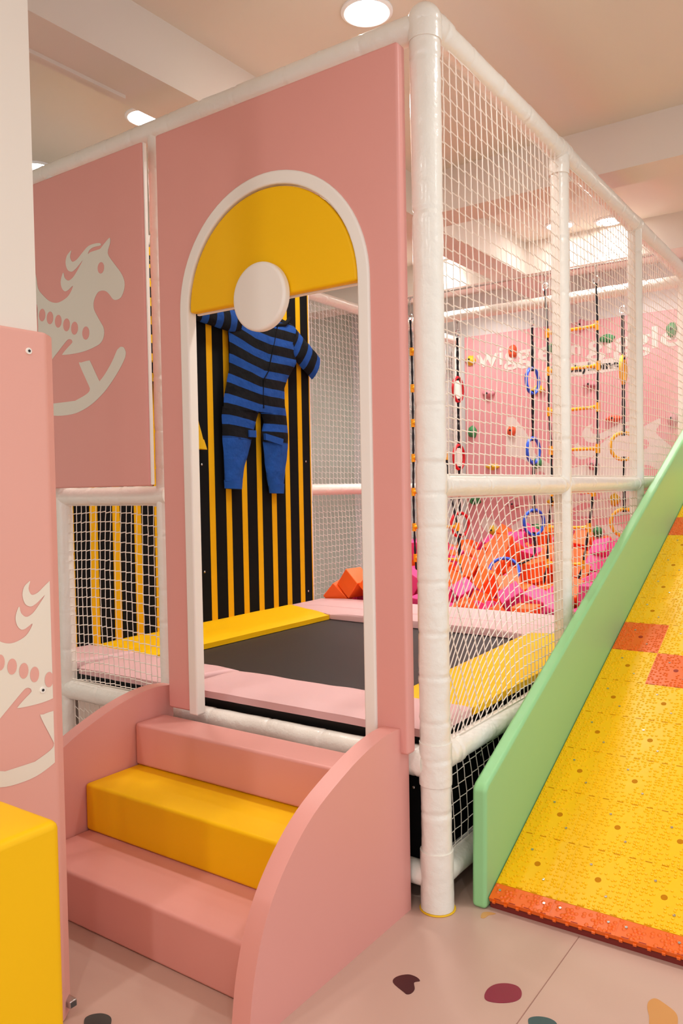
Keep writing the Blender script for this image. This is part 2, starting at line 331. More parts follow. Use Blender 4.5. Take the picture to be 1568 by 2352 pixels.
# ------------------------------------------------------------------ pink arch panel
XZ_ = XZ
XZ = lambda a, b, t: (1.2717+(a-1.2717)*.98, t, 1.4+(b-1.4)*.98)
AP = thing('arch_panel', (-.62, -.07, .5), 'tall pink padded panel with a white arched doorway above the stairs', 'play panel')
cx_, rr_ = -.633, .43
arc = [(cx_+rr_*math.cos(math.pi*k/32), 2.1+rr_*math.sin(math.pi*k/32)) for k in range(33)]
outline = [(-.069, .515), (-.069, 2.835), (-1.206, 2.835), (-1.206, .515)] + [(cx_-rr_, .515)] + arc[::-1] + [(cx_+rr_, .515)]
MB().prism(outline, XZ, -.105, -.055).build('panel_board', PINK, AP, bevel=.010)
def arch_ring(r0_, r1_, zb, y0, y1):
    pts = [(cx_+r1_, zb)] + [(cx_+r1_*math.cos(math.pi*k/40), 2.1+r1_*math.sin(math.pi*k/40)) for k in range(41)] + [(cx_-r1_, zb), (cx_-r0_, zb)] + [(cx_-r0_*math.cos(math.pi*k/40), 2.1+r0_*math.sin(math.pi*k/40)) for k in range(41)] + [(cx_+r0_, zb)]
    mb = MB(); n = len(pts); h = n//2; vs = [XZ(a, b, y0) for a, b in pts] + [XZ(a, b, y1) for a, b in pts]
    fs = []
    for i in range(h-1):
        j = n-1-i; fs += [(i, i+1, j-1, j), (n+i, n+j, n+j-1, n+i+1)]
    fs += [(i, n+i, n+(i+1) % n, (i+1) % n) for i in range(n)]
    return mb.add(vs, fs)
arch_ring(.399, .447, .505, -.114, -.066).build('arch_trim', WHT, AP, bevel=.008)
half = [(cx_+.396*math.cos(math.pi*k/40), 2.098+.396*math.sin(math.pi*k/40)) for k in range(41)]
MB().prism(half, XZ, -.108, -.070).build('half_moon_cushion', YEL, AP, bevel=.010)
MB().prism([(a, b-.004) for a, b in half], XZ, -.0695, -.055).build('half_moon_backing', WHT, AP, bevel=.004)
MB().tube([(-.604, -.146, 2.085), (-.604, -.109, 2.085)], .122, 48).build('round_cushion', WHT, AP, bevel=.012)

# ------------------------------------------------------------------ horse sticker outlines (relative to last dot)
H_OUT = [(.175, .379), (.177, .356), (.16, .316), (.194, .272), (.239, .223), (.259, .189), (.262, .164), (.253, .138), (.235, .118), (.205, .113), (.184, .121), (.163, .143), (.142, .159), (.116, .166), (.089, .163), (.068, .143), (.058, .122), (.059, .096), (.074, .071), (.102, .033), (.121, .005), (.121, -.026), (.102, -.052), (.066, -.065), (-.007, -.077), (-.082, -.08), (-.163, -.077), (-.167, -.071), (-.133, -.05), (-.098, -.031), (-.097, -.022), (-.103, -.016), (-.121, -.012), (-.146, -.023), (-.241, -.085),
         (-.33, -.14), (-.40, -.165), (-.43, -.16), (-.437, -.13), (-.405, -.10), (-.365, -.03), (-.345, .05), (-.345, .13), (-.347, .17), (-.38, .21), (-.45, .237), (-.46, .25), (-.462, .42), (-.44, .432), (-.42, .425), (-.353, .317), (-.336, .247), (-.293, .204), (-.254, .177), (-.215, .163), (-.176, .161), (-.127, .173), (-.098, .192), (-.08, .218), (-.116, .204), (-.14, .203), (-.159, .219), (-.167, .244), (-.161, .267), (-.146, .287), (-.138, .263), (-.114, .246), (-.086, .251), (-.057, .27), (-.008, .316), (-.046, .294), (-.075, .282), (-.094, .282), (-.117, .295), (-.128, .326), (-.119, .354), (-.099, .368), (-.085, .373), (-.095, .349), (-.087, .329), (-.073, .322), (-.045, .329), (-.007, .351), (.031, .37), (.076, .373), (.111, .368), (.117, .359), (.102, .358), (.066, .359), (.039, .351), (.029, .337), (.047, .342), (.083, .343), (.11, .344), (.124, .352), (.146, .365)]
H_ROCK_R = [(.214, -.091), (.227, -.086), (.245, -.090), (.256, -.105), (.258, -.118), (.25, -.139), (.215, -.18), (.165, -.226), (.111, -.267), (.038, -.307), (-.037, -.333), (-.113, -.346)]
H_ROCK_I = [(-.10, -.288), (-.081, -.286), (-.015, -.268), (.012, -.255), (.016, -.245), (.012, -.232), (-.051, -.13), (-.037, -.124), (.014, -.121), (.027, -.13), (.078, -.21), (.089, -.213), (.123, -.188), (.169, -.142), (.201, -.1)]
MC = -.165
H_ROCK = H_ROCK_R + [(2*MC-a, b) for a, b in H_ROCK_R[::-1]] + [(2*MC-a, b) for a, b in H_ROCK_I[::-1]] + H_ROCK_I
H_DOTS = [(-.37, .14), (-.31, .121), (-.252, .1), (-.192, .077), (-.133, .053), (-.077, .031), (0, 0)]
def clip_poly(P_, amax, sgn=1):
    out = []
    for i in range(len(P_)):
        p, q = P_[i], P_[(i+1) % len(P_)]
        if (amax-p[0])*sgn >= 0: out.append(p)
        if ((amax-p[0])*sgn >= 0) != ((amax-q[0])*sgn >= 0):
            t = (amax-p[0])/(q[0]-p[0]); out.append((amax, p[1]+(q[1]-p[1])*t))
    return out
def flat(poly, f3, off, mi=0, mb=None, amax=None, amin=None):       # thin sticker of real thickness
    from mathutils.geometry import tessellate_polygon
    mb = mb or MB(); tri = tessellate_polygon([[Vector((a, b, 0)) for a, b in poly]]); n = len(poly)
    if amax is None and amin is None:
        vs = [f3(a, b, off) for a, b in poly]+[f3(a, b, off-.0007) for a, b in poly]
        return mb.add(vs, [tuple(t) for t in tri] + [(i, (i+1) % n, n+(i+1) % n, n+i) for i in range(n)], mi)
    for t in tri:
        q = [poly[k] for k in t]
        if amax is not None: q = clip_poly(q, amax)
        if amin is not None and len(q) > 2: q = clip_poly(q, amin, -1)
        if len(q) > 2: mb.add([f3(a, b, off) for a, b in q], [tuple(range(len(q)))], mi)
    return mb
def ell(cx, cz, rx, rz, n=20): return [(cx+rx*math.cos(2*math.pi*k/n), cz+rz*math.sin(2*math.pi*k/n)) for k in range(n)]
def horse(f3, sx, sz, m, m2, parent, amax=None, label=None, amin=None):
    """f3(a,b,off) from local sticker coords"""
    S = lambda P_: [(a*sx, b*sz) for a, b in P_]
    mb = MB()
    for p in (H_OUT, H_ROCK): flat(S(smooth_poly(p, 3)), f3, .0012, 0, mb, amax, amin)
    for a, b in H_DOTS: flat(S(ell(a, b, .024, .0285)), f3, .0020, 1, mb, amax, amin)
    flat(S(ell(.113, .263, .021, .024)), f3, .0020, 1, mb, amax, amin)
    o = mb.build('rocking_horse_sticker', [m, m2], parent); o['label'] = label or 'pale rocking horse sticker'

# left pink panel with horse
HP = thing('horse_panel', (-1.8, -.07, 1.42), 'pink padded panel with a greyish rocking horse, left of the arch panel', 'play panel')
MB().prism([(-2.42, 1.425), (-1.287, 1.425), (-1.287, 2.832), (-2.42, 2.832)], XZ, -.105, -.080).build('panel_board', PINK, HP, bevel=.008)
MB().box(-1.2355, -1.2295, -.098, -.084, 1.43, 2.800).build('edge_welt', WHT, HP)
horse(lambda a, b, o: (1.2717+(-1.66+a-1.2717)*.984, -.105-o, 1.4+(.699+b)*.984), 1, 1, DECALG, PINK, HP)

XZ = XZ_
# column padding
CP = thing('column_pad', (-.8, -1.3, 0), 'pink padded wrap around the column with part of an ivory rocking horse', 'column padding')
MB().prism([(-1.2, -1.80), (-.55, -1.80), (-.55, -1.047), (-.582, -1.005), (-1.2, -1.005)], XY, 0.0, 1.818).build('pad_cover', PINKCOL, CP, bevel=.008)
horse(lambda a, b, o: (-.55+o, -1.067+a, .918+b), .54, .70, DECALC, PINKCOL, CP, amax=.0105, label='ivory rocking horse sticker cut off at the pad edge')
for (y, z) in ((-1.098, 1.763), (-1.087, .895)):
    s = MB().tube([(-.5505, y, z), (-.546, y, z)], .0085, 16).build('screw_cup', WHT, CP, bevel=.001)
    MB().tube([(-.546, y, z), (-.5448, y, z)], .0035, 10).build('screw_hole', BLKM, s)
MB().box(-.575, -.540, -1.038, -1.015, .03, .05).build('bracket', STEEL, CP, bevel=.003)

YB = MB().box(-.50, -.04, -2.0, -1.40, 0, .782).build('foam_block', YEL, None, bevel=.016)
tag(YB, 'tall yellow padded foam block at the left in front of the column', 'foam block')

# ------------------------------------------------------------------ stairs
ST = thing('soft_stairs', (-.65, -.4, 0), 'three padded steps, pink yellow pink, between curved pink sides', 'stairs')
def side_poly(pts): return smooth_open(pts)
def smooth_open(P_, n=5):
    out = []; N = len(P_)
    for i in range(N-1):
        p0 = Vector(P_[max(i-1, 0)]); p1 = Vector(P_[i]); p2 = Vector(P_[i+1]); p3 = Vector(P_[min(i+2, N-1)])
        for k in range(n):
            t = k/n; out.append(tuple(.5*((2*p1)+(p2-p0)*t+(2*p0-5*p1+4*p2-p3)*t*t+(3*p1-p0-3*p2+p3)*t**3)))
    out.append(tuple(P_[-1])); return out
arcp = smooth_open([(-.055, .612), (-.16, .620), (-.28, .604), (-.41, .567), (-.575, .498), (-.70, .402), (-.785, .292), (-.835, .16), (-.858, .02), (-.86, 0)])
prof = [(-.055, 0)] + arcp
for x0, x1 in ((-.13, -.07), (-1.24, -1.18)):
    MB().prism([(a-(.004 if x0 < -.5 else 0), b) for a, b in prof], YZ, x0, x1).build('side_panel', PINK, ST, bevel=.011)
for y0, z0, z1, m in ((-.735, 0, .170, PINK), (-.498, .171, .342, YEL), (-.262, .343, .505, PINK)):
    mb = MB(); nx = 40
    mb.box(-1.178, -.132, y0, -.11, z0, z1).build('step', m, ST, bevel=.012)

# ------------------------------------------------------------------ trampoline
TR = thing('trampoline', (-1.1, 1.1, 0), 'black trampoline with pink and yellow edge pads', 'trampoline')
MB().box(-2.0, -.2, .12, 2.1, .548, .556).build('jump_mat', MATB, TR)
fb = MB()
fb.box(-2.27, -.05, .055, .12, .44, .552).box(-2.27, -.05, 2.36, 2.44, .44, .552).box(-.12, -.055, .12, 2.36, .44, .552).box(-2.27, -2.2, .12, 2.36, .44, .552)
for x in (-2.2, -1.2, -.15):
    for y in (.12, 1.2, 2.3): fb.box(x, x+.06, y, y+.06, 0, .45)
fb.build('steel_frame', BLKM, TR)
def pad(poly, m):
    n = len(poly); cx = sum(p[0] for p in poly)/n; cy = sum(p[1] for p in poly)/n
    MB().prism(poly, XY, .560, .602).build('edge_pad', m, TR, bevel=.012)
    return
# softly puckered pads: gridded quads
def pad_grid(c4, m, z0=.559, z1=.601, pucker=.004, nu=60, nv=10):
    A, B, D_, E_ = [Vector(p) for p in c4]; vs = []; top = []; k = 0
    for j in range(nv+1):
        for i in range(nu+1):
            u, v = i/nu, j/nv; p = (A*(1-u)+B*u)*(1-v)+(E_*(1-u)+D_*u)*v
            e = min(min(v, 1-v)*(A-E_).length, min(u, 1-u)*(A-B).length); rd = .014
            z = z1-(rd-math.sqrt(max(0, rd*rd-(rd-min(e, rd))**2)))
            z += noise.noise(Vector((p.x*9, p.y*4, 0)))*pucker*(1 if e > .001 else .3)*1.2
            vs.append((p.x, p.y, z))
    n = len(vs); W = nu+1
    fs = [(j*W+i, j*W+i+1, (j+1)*W+i+1, (j+1)*W+i) for j in range(nv) for i in range(nu)]
    ring = [i for i in range(W)] + [j*W+nu for j in range(1, nv+1)] + [nv*W+i for i in range(nu-1, -1, -1)] + [j*W for j in range(nv-1, 0, -1)]
    b = len(vs); vs += [(vs[r][0]+noise.noise(Vector((vs[r][0]*20, vs[r][1]*20, 3)))*.003, vs[r][1]+noise.noise(Vector((vs[r][0]*20, vs[r][1]*20, 7)))*.003, z0) for r in ring]
    L_ = len(ring); fs += [(ring[(i+1) % L_], ring[i], b+i, b+(i+1) % L_) for i in range(L_)]; fs.append(tuple(b+i for i in range(L_)))
    return MB().add(vs, fs).build('edge_pad', m, TR, smooth=55)
pad_grid([(-1.19, .012), (-.030, .012), (-.030, .335), (-1.19, .335)], PINKPAD)
pad_grid([(-1.885, .012), (-1.28, .012), (-1.19, .35), (-1.885, .38)], PINKPAD)
pad_grid([(-2.281, .05), (-1.98, .05), (-1.89, .38), (-2.281, .40)], PINKPAD, nu=20)
pad_grid([(-1.78, .36), (-1.77, 1.84), (-2.281, 2.07), (-2.281, .41)], YEL)
pad_grid([(-2.281, 2.08), (-1.76, 1.85), (-.44, 1.80), (-.028, 2.02)], PINKPAD, pucker=.003)
pad_grid([(-.028, 2.03), (-.028, 2.45), (-2.281, 2.45), (-2.281, 2.09)], PINKPAD, pucker=.002)
pad_grid([(-.028, .345), (-.028, 2.01), (-.43, 1.79), (-.37, .345)], YEL)
sk = MB().box(-1.19, -.075, .045, .052, .06, .44).box(-.082, -.075, .052, 2.40, .06, .44)
s_ = sk.build('skirt', BLK, TR)
for y, z in ((.10, .36), (.10, .14), (.5, .36), (.5, .14), (.9, .36)):
    MB().ball((-.075, y, z), .007, sx=.6).build('rivet', STEEL, s_, smooth=True)
for x in (-.11, -.30): MB().ball((x, .045, .37), .007).build('rivet', STEEL, s_, smooth=True)

# ------------------------------------------------------------------ velcro wall with stripes
VW = thing('sticky_wall', (-2.3, 1.2, .6), 'black wall board with yellow vertical stripes behind the doorway', 'wall board')
mb = MB().box(-2.318, -2.282, .06, 2.345, .562, 2.805)
k = 0
for i in range(-8, 8):
    y = 1.298+.1502*i
    if y > 2.3: break
    mb.box(-2.2815, -2.2795, max(y, .062), y+.050, .563, 2.804, 1)
mb.box(-2.2815, -2.2795, 2.338, 2.346, .563, 2.804, 1)
mb.build('board', [BLK, STRY], VW)
for y, z in ((1.237, 1.564), (2.286, 1.60), (2.286, .66), (2.25, 2.35), (1.24, .9)): MB().ball((-2.279, y, z), .008, sx=.5).build('bolt', STEEL, VW, smooth=True)

# ------------------------------------------------------------------ striped jumpsuits
def suit(name, label, mstr, mplain, T, x0=-2.272, rarm=((2.10, 2.44), (2.38, 2.275), .10, .098)):
    ST_ = thing(name, Vector((x0, *T(1.75, 1.37))), label, 'jumpsuit')
    def phi(y, z):
        D = max(.025, .03+.16*(z-1.8)); s = min(1, max(0, (y-1.43)/.32)); f = z+D*s
        return 20+(f-1.88)/.1345 if f > 1.735 else 0.0
    def loft(nm, rows, mm, uvf, th=.034, n=16, wr=.006, seed=0, par=ST_):
        mb = MB(); uv = []; fr = []
        # resample rows
        RR = []
        for a, b in zip(rows[:-1], rows[1:]):
            L = (Vector(a[0])-Vector(b[0])).length+(Vector(a[1])-Vector(b[1])).length; k = max(2, int(L/.02))
            RR += [(Vector(a[0]).lerp(Vector(b[0]), t/k), Vector(a[1]).lerp(Vector(b[1]), t/k)) for t in range(k)]
        RR.append((Vector(rows[-1][0]), Vector(rows[-1][1])))
        vs = []
        for a, b in RR:
            c = (a+b)/2; h = (b-a)/2
            for k in range(n):
                w = 2*math.pi*k/n; q = c+h*math.cos(w); s = math.sin(w); y, z = T(q.x, q.y)
                d = th*s*abs(s)**.3 + noise.noise(Vector((q.x*16, q.y*9, seed)))*wr*1.6*(1 if s > 0 else .2)
                vs.append((x0+.036+max(d, -.034), y, z)); uv.append((q.x, uvf(q.x, q.y)))
        N = len(RR); fs = [(i*n+k, i*n+(k+1) % n, (i+1)*n+(k+1) % n, (i+1)*n+k) for i in range(N-1) for k in range(n)]
        fs += [tuple(range(n))[::-1], tuple((N-1)*n+k for k in range(n))]
        mb.add(vs, fs); mb.uv = uv; return mb.build(nm, mm, par, smooth=70)
    Rw = lambda L: [((yl, z), (yr, z)) for z, yl, yr in L]
    body = loft('torso', [((1.66, 2.56), (1.98, 2.575)), ((1.53, 2.53), (2.12, 2.55)), ((1.49, 2.47), (2.20, 2.50)), ((1.462, 2.40), (2.185, 2.41)), ((1.468, 2.276), (2.15, 2.285)), ((1.458, 2.17), (2.05, 2.17)), ((1.437, 2.1), (2.012, 2.1)), ((1.408, 1.98), (2.012, 1.98)), ((1.394, 1.915), (2.026, 1.915))], mstr, phi)
    loft('trouser_leg', Rw([(1.93, 1.393, 1.742), (1.867, 1.385, 1.712), (1.80, 1.387, 1.685), (1.69, 1.390, 1.645), (1.565, 1.395, 1.589), (1.46, 1.398, 1.557)]), mstr, phi, .03, seed=3)
    loft('trouser_leg', Rw([(1.94, 1.748, 2.024), (1.855, 1.785, 2.034), (1.77, 1.757, 2.042), (1.688, 1.772, 2.037), (1.577, 1.789, 2.008), (1.466, 1.807, 1.986), (1.425, 1.822, 1.98)]), mstr, phi, .03, seed=5)
    loft('cuff', [((1.396, 1.468), (1.560, 1.462)), ((1.398, 1.415), (1.548, 1.406))], mplain, lambda a, b: 0, .033, seed=7)
    loft('cuff', [((1.822, 1.434), (1.986, 1.440)), ((1.832, 1.378), (1.975, 1.372))], mplain, lambda a, b: 0, .033, seed=8)
    # sleeves: stripes run around the arm
    def arm(A, B, w0, w1, uvs, seed):
        A, B = Vector(A), Vector(B); t = (B-A).normalized(); nrm = Vector((-t.y, t.x)); k = 6
        rows = [(A.lerp(B, i/k)-nrm*lerp(w0, w1, i/k), A.lerp(B, i/k)+nrm*lerp(w0, w1, i/k)) for i in range(k+1)]
        return loft('sleeve', rows, mstr, lambda y, z: 20+(Vector((y, z))-A).dot(t)/.125+uvs, .03, seed=seed)
    arm(*rarm, .35, 11)
    arm((1.56, 2.475), (1.12, 2.49), .075, .055, .2, 12)
    MB().add([(x0+.072, *T(y, z)) for y, z in ((1.60, 1.79), (1.668, 1.79), (1.668, 1.745), (1.60, 1.745))] + [(x0+.055, *T(y, z)) for y, z in ((1.60, 1.79), (1.668, 1.79), (1.668, 1.745), (1.60, 1.745))], [(0, 1, 2, 3), (0, 4, 5, 1), (1, 5, 6, 2), (2, 6, 7, 3), (3, 7, 4, 0)]).build('knee_strap', mplain, ST_)
    q = ((1.757, 1.775), (1.945, 1.745), (1.935, 1.70), (1.76, 1.733))
    MB().add([(x0+.074, *T(y, z)) for y, z in q] + [(x0+.055, *T(y, z)) for y, z in q], [(0, 1, 2, 3), (0, 4, 5, 1), (1, 5, 6, 2), (2, 6, 7, 3), (3, 7, 4, 0)]).build('knee_strap', mplain, ST_)
    # front zip placket and collar
    MB().tube([(x0+.072, *T(y, z)) for y, z in ((1.905, 2.50), (1.85, 2.33), (1.802, 2.189), (1.752, 2.128), (1.744, 2.035), (1.748, 1.94))], .0035, 6).build('zip_line', BLK, ST_)
    MB().tube([(x0+.06, *T(y, z)) for y, z in ((1.74, 2.56), (1.80, 2.53), (1.90, 2.51), (2.0, 2.53), (2.06, 2.585))], .014, 8).build('collar', BLK, ST_, smooth=60)
suit('striped_jumpsuit', 'blue jumpsuit with black stripes hanging on the striped wall in the doorway', SBLUE, BLUE, lambda y, z: (y, z), -2.278)
suit('striped_jumpsuit', 'yellow jumpsuit with black stripes, mostly hidden behind the left door jamb', SYEL, YSUIT, lambda y, z: (y-1.02+.50*max(0, 1.95-z), 1.66+(z-1.38)*.90), -2.278, rarm=((2.08, 2.46), (2.10, 2.15), .085, .07))

# ------------------------------------------------------------------ nets
def warp_up(u, v):
    t = (v-1.44)/1.42; t = t*.80+.20*t*t if 0 < t < 1.2 else t
    return u, 1.44+1.42*t
def warp_low(u, v):
    s = (u-.05)/1.13; top = 1.36
    u2 = u + .30*(top-v)*max(0, 1-s*.95)
    s2 = (u2-.05)/1.13
    return u2, v - 1.5*max(0, .60-s2)**2
fx = lambda x: (lambda u, v, d: (x+d, u, v))
net('side_net', 'white knotted net in the tall upper bay between corner post and next post', fx(.012), .052, 1.18, 1.44, 2.86, .0470, .046, seed=1, r=.0022, warp=warp_up, step=.06)
net('side_net', 'white net above the middle rail between second and third side posts', fx(.012), 1.26, 2.40, 1.44, 2.84, .0480, .046, seed=2, r=.0020, step=.06)
net('side_net', 'white net farthest right, between the third side post and the end post', fx(.012), 2.48, 3.62, 1.44, 2.82, .0480, .046, seed=3, r=.0019, step=.06)
net('side_net', 'white net pulled into diamonds below the middle rail beside the corner post', fx(.012), .052, 1.18, .545, 1.36, .050, .043, warp=warp_low, seed=4, r=.0022, jit=.05, step=.05)
net('side_net', 'white net below the middle rail between second and third side posts', fx(.012), 1.26, 2.40, .545, 1.36, .0525, .043, step=.1, seed=5, r=.0021)
net('side_net', 'white net below the middle rail in the third side bay, behind the green board', fx(.012), 2.48, 3.62, .535, 1.36, .0505, .042, seed=6, r=.0021)
net('base_net', 'white net over the black skirt under the side platform rail', fx(.0), .052, 1.18, .16, .45, .05, .045, warp=lambda u, v: (u+.12*(.45-v), v-.10*max(0, .5-u)), seed=7, step=.04, r=.0018)
fy = lambda y: (lambda u, v, d: (u, y-d, v))
net('front_net', 'white net under the horse panel, in front of the striped wall', fy(-.005), -1.915, -1.295, .535, 1.345, .034, .043, seed=8, r=.0022, step=.05, sg=-1, warp=lambda u, v: (u, v+.012*math.sin((u+1.9)*6)))
net('front_net', 'white net in the narrow far left bay behind the column', fy(-.005), -2.32, -2.015, .535, 1.345, .036, .043, seed=9)
net('base_net', 'white net below the front platform rail, left of the stairs', fy(0), -1.905, -1.295, .145, .44, .036, .042, seed=10)
gx = lambda x: (lambda u, v, d: (x+d, u, v))
for k, (a, b, lb) in enumerate(((2.44, 3.62, 'just beyond the striped wall'), (3.70, 4.82, 'next to the climbing wall'))):
    net('inner_net', 'pale net on the far left side above its middle rail, '+lb, gx(XL), a, b, 1.435, 2.82-.02*k, .05, .044, seed=12+k, mat_=NETIN, r=.0017)
    net('inner_net', 'pale net on the far left side below its middle rail, '+lb, gx(XL), a, b, .56, 1.355, .05, .044, seed=15+k, mat_=NETIN, r=.0017)

# ------------------------------------------------------------------ climbing wall
CW = thing('climbing_wall', (-1, 4.9, 0), 'pink climbing wall with holds, lettering and a large pale rocking horse', 'climbing wall')
MB().box(-2.31, 1.2, 4.93, 4.995, 0, 2.872).build('wall_board', WALLP, CW)
horse(lambda a, b, o: (-.856+a, 4.93-o, 1.252+b), 2.22, 1.85, DECAL, WALLP, CW, label='large pale rocking horse sticker')
def text(body, x, z, size, m, y, parent, width=None, offset=0.0, name='lettering'):
    cu = bpy.data.curves.new('t', 'FONT'); cu.body = body; cu.size = size; cu.extrude = .0015; cu.offset = offset
    to = bpy.data.objects.new('t', cu); C.objects.link(to); dg = bpy.context.evaluated_depsgraph_get(); dg.update()
    me = bpy.data.meshes.new_from_object(to.evaluated_get(dg)); bpy.data.objects.remove(to)
    xs = [v.co.x for v in me.vertices]; w = max(xs)-min(xs); s = (width/w) if width else 1
    vs = [(x+(v.co.x-min(xs))*s, y-.002-v.co.z, z+v.co.y) for v in me.vertices]
    return MB().add(vs, [tuple(p.vertices) for p in me.polygons]).build(name, m, parent)
text('wiggle', -2.18, 2.565, .25, DECAL, 4.93, CW, width=.76, offset=.004)
text('n', -1.235, 2.585, .17, DECAL, 4.93, CW, width=.085, offset=.004)
text('giggle', -1.095, 2.565, .26, DECAL, 4.93, CW, width=.80, offset=.004)
pl = flat([(-1.49, 2.40), (-1.475, 2.375), (-.81, 2.40), (-.785, 2.425), (-.79, 2.50), (-.82, 2.515), (-1.45, 2.50), (-1.49, 2.48)], lambda a, b, o: (a, 4.93-o, b), .0015).build('name_plate', DECAL, CW)
text('the playhome', -1.47, 2.425, .10, TEXTB, 4.9285, CW, width=.66, offset=.003)
holds = [(-2.242, 2.645, 'y'), (-1.801, 2.68, 'o'), (-2.057, 2.298, 'p'), (-2.234, 1.938, 'g'), (-1.824, 1.927, 'o'), (-2.026, 1.589, 'y'), (-2.216, 1.257, 'g'), (-1.811, 1.221, 'p'), (-2.03, .968, 'y'), (-1.583, .983, 'g'),
         (-1.559, 2.297, 'y'), (-1.567, 1.612, 'g'), (-1.408, 2.675, 'g'), (-.859, 1.98, 'o'), (-.91, 2.694, 'g'), (-.362, 2.70, 'g'), (-1.069, 2.298, 'p'), (-1.044, 1.582, 'p'), (-.854, 1.26, 'y'), (-1.411, 1.244, 'y'), (-1.011, .976, 'g'), (-1.143, 2.84, 'p'), (-.366, 1.948, 'p')]
for i, (x, z, c) in enumerate(holds):
    rd = random.Random(i); s1, s2 = rd.choice([(1.25, .75), (.85, 1.15), (1.3, .62), (1.0, 1.0)]); ph = rd.uniform(0, 6)
    h = MB().ball((x, 4.93, z), .052, 0, s1, .85, s2, 18, 12, fn=lambda a, b, d: 1+.28*noise.noise(Vector((a*1.6+ph, b*1.6, d*1.6)))-.22*max(0, d)*abs(math.sin(ph)) ).build('climbing_hold', HOLD[c], CW, smooth=True)
    h['label'] = {'y': 'yellow', 'o': 'orange', 'g': 'green', 'p': 'pink'}[c]+' bolt-on climbing hold'
    MB().tube([(x, 4.895, z), (x, 4.878, z)], .009, 10).build('bolt', BLKM, h)
# padding rim on top of the climbing wall
PB = thing('foam_pit', (-1.1, 3.7, 0), 'low padded pit that holds the orange and pink foam cubes', 'foam pit')
MB().prism([(2.46, 0), (4.92, 0), (4.92, .50), (3.9, .42), (2.46, .36)], YZ, -2.30, -.06).build('pit_mattress', FP, PB)
MB().box(-.058, -.045, 2.46, 4.84, 0, .44).build('pit_side', PINK, PB)

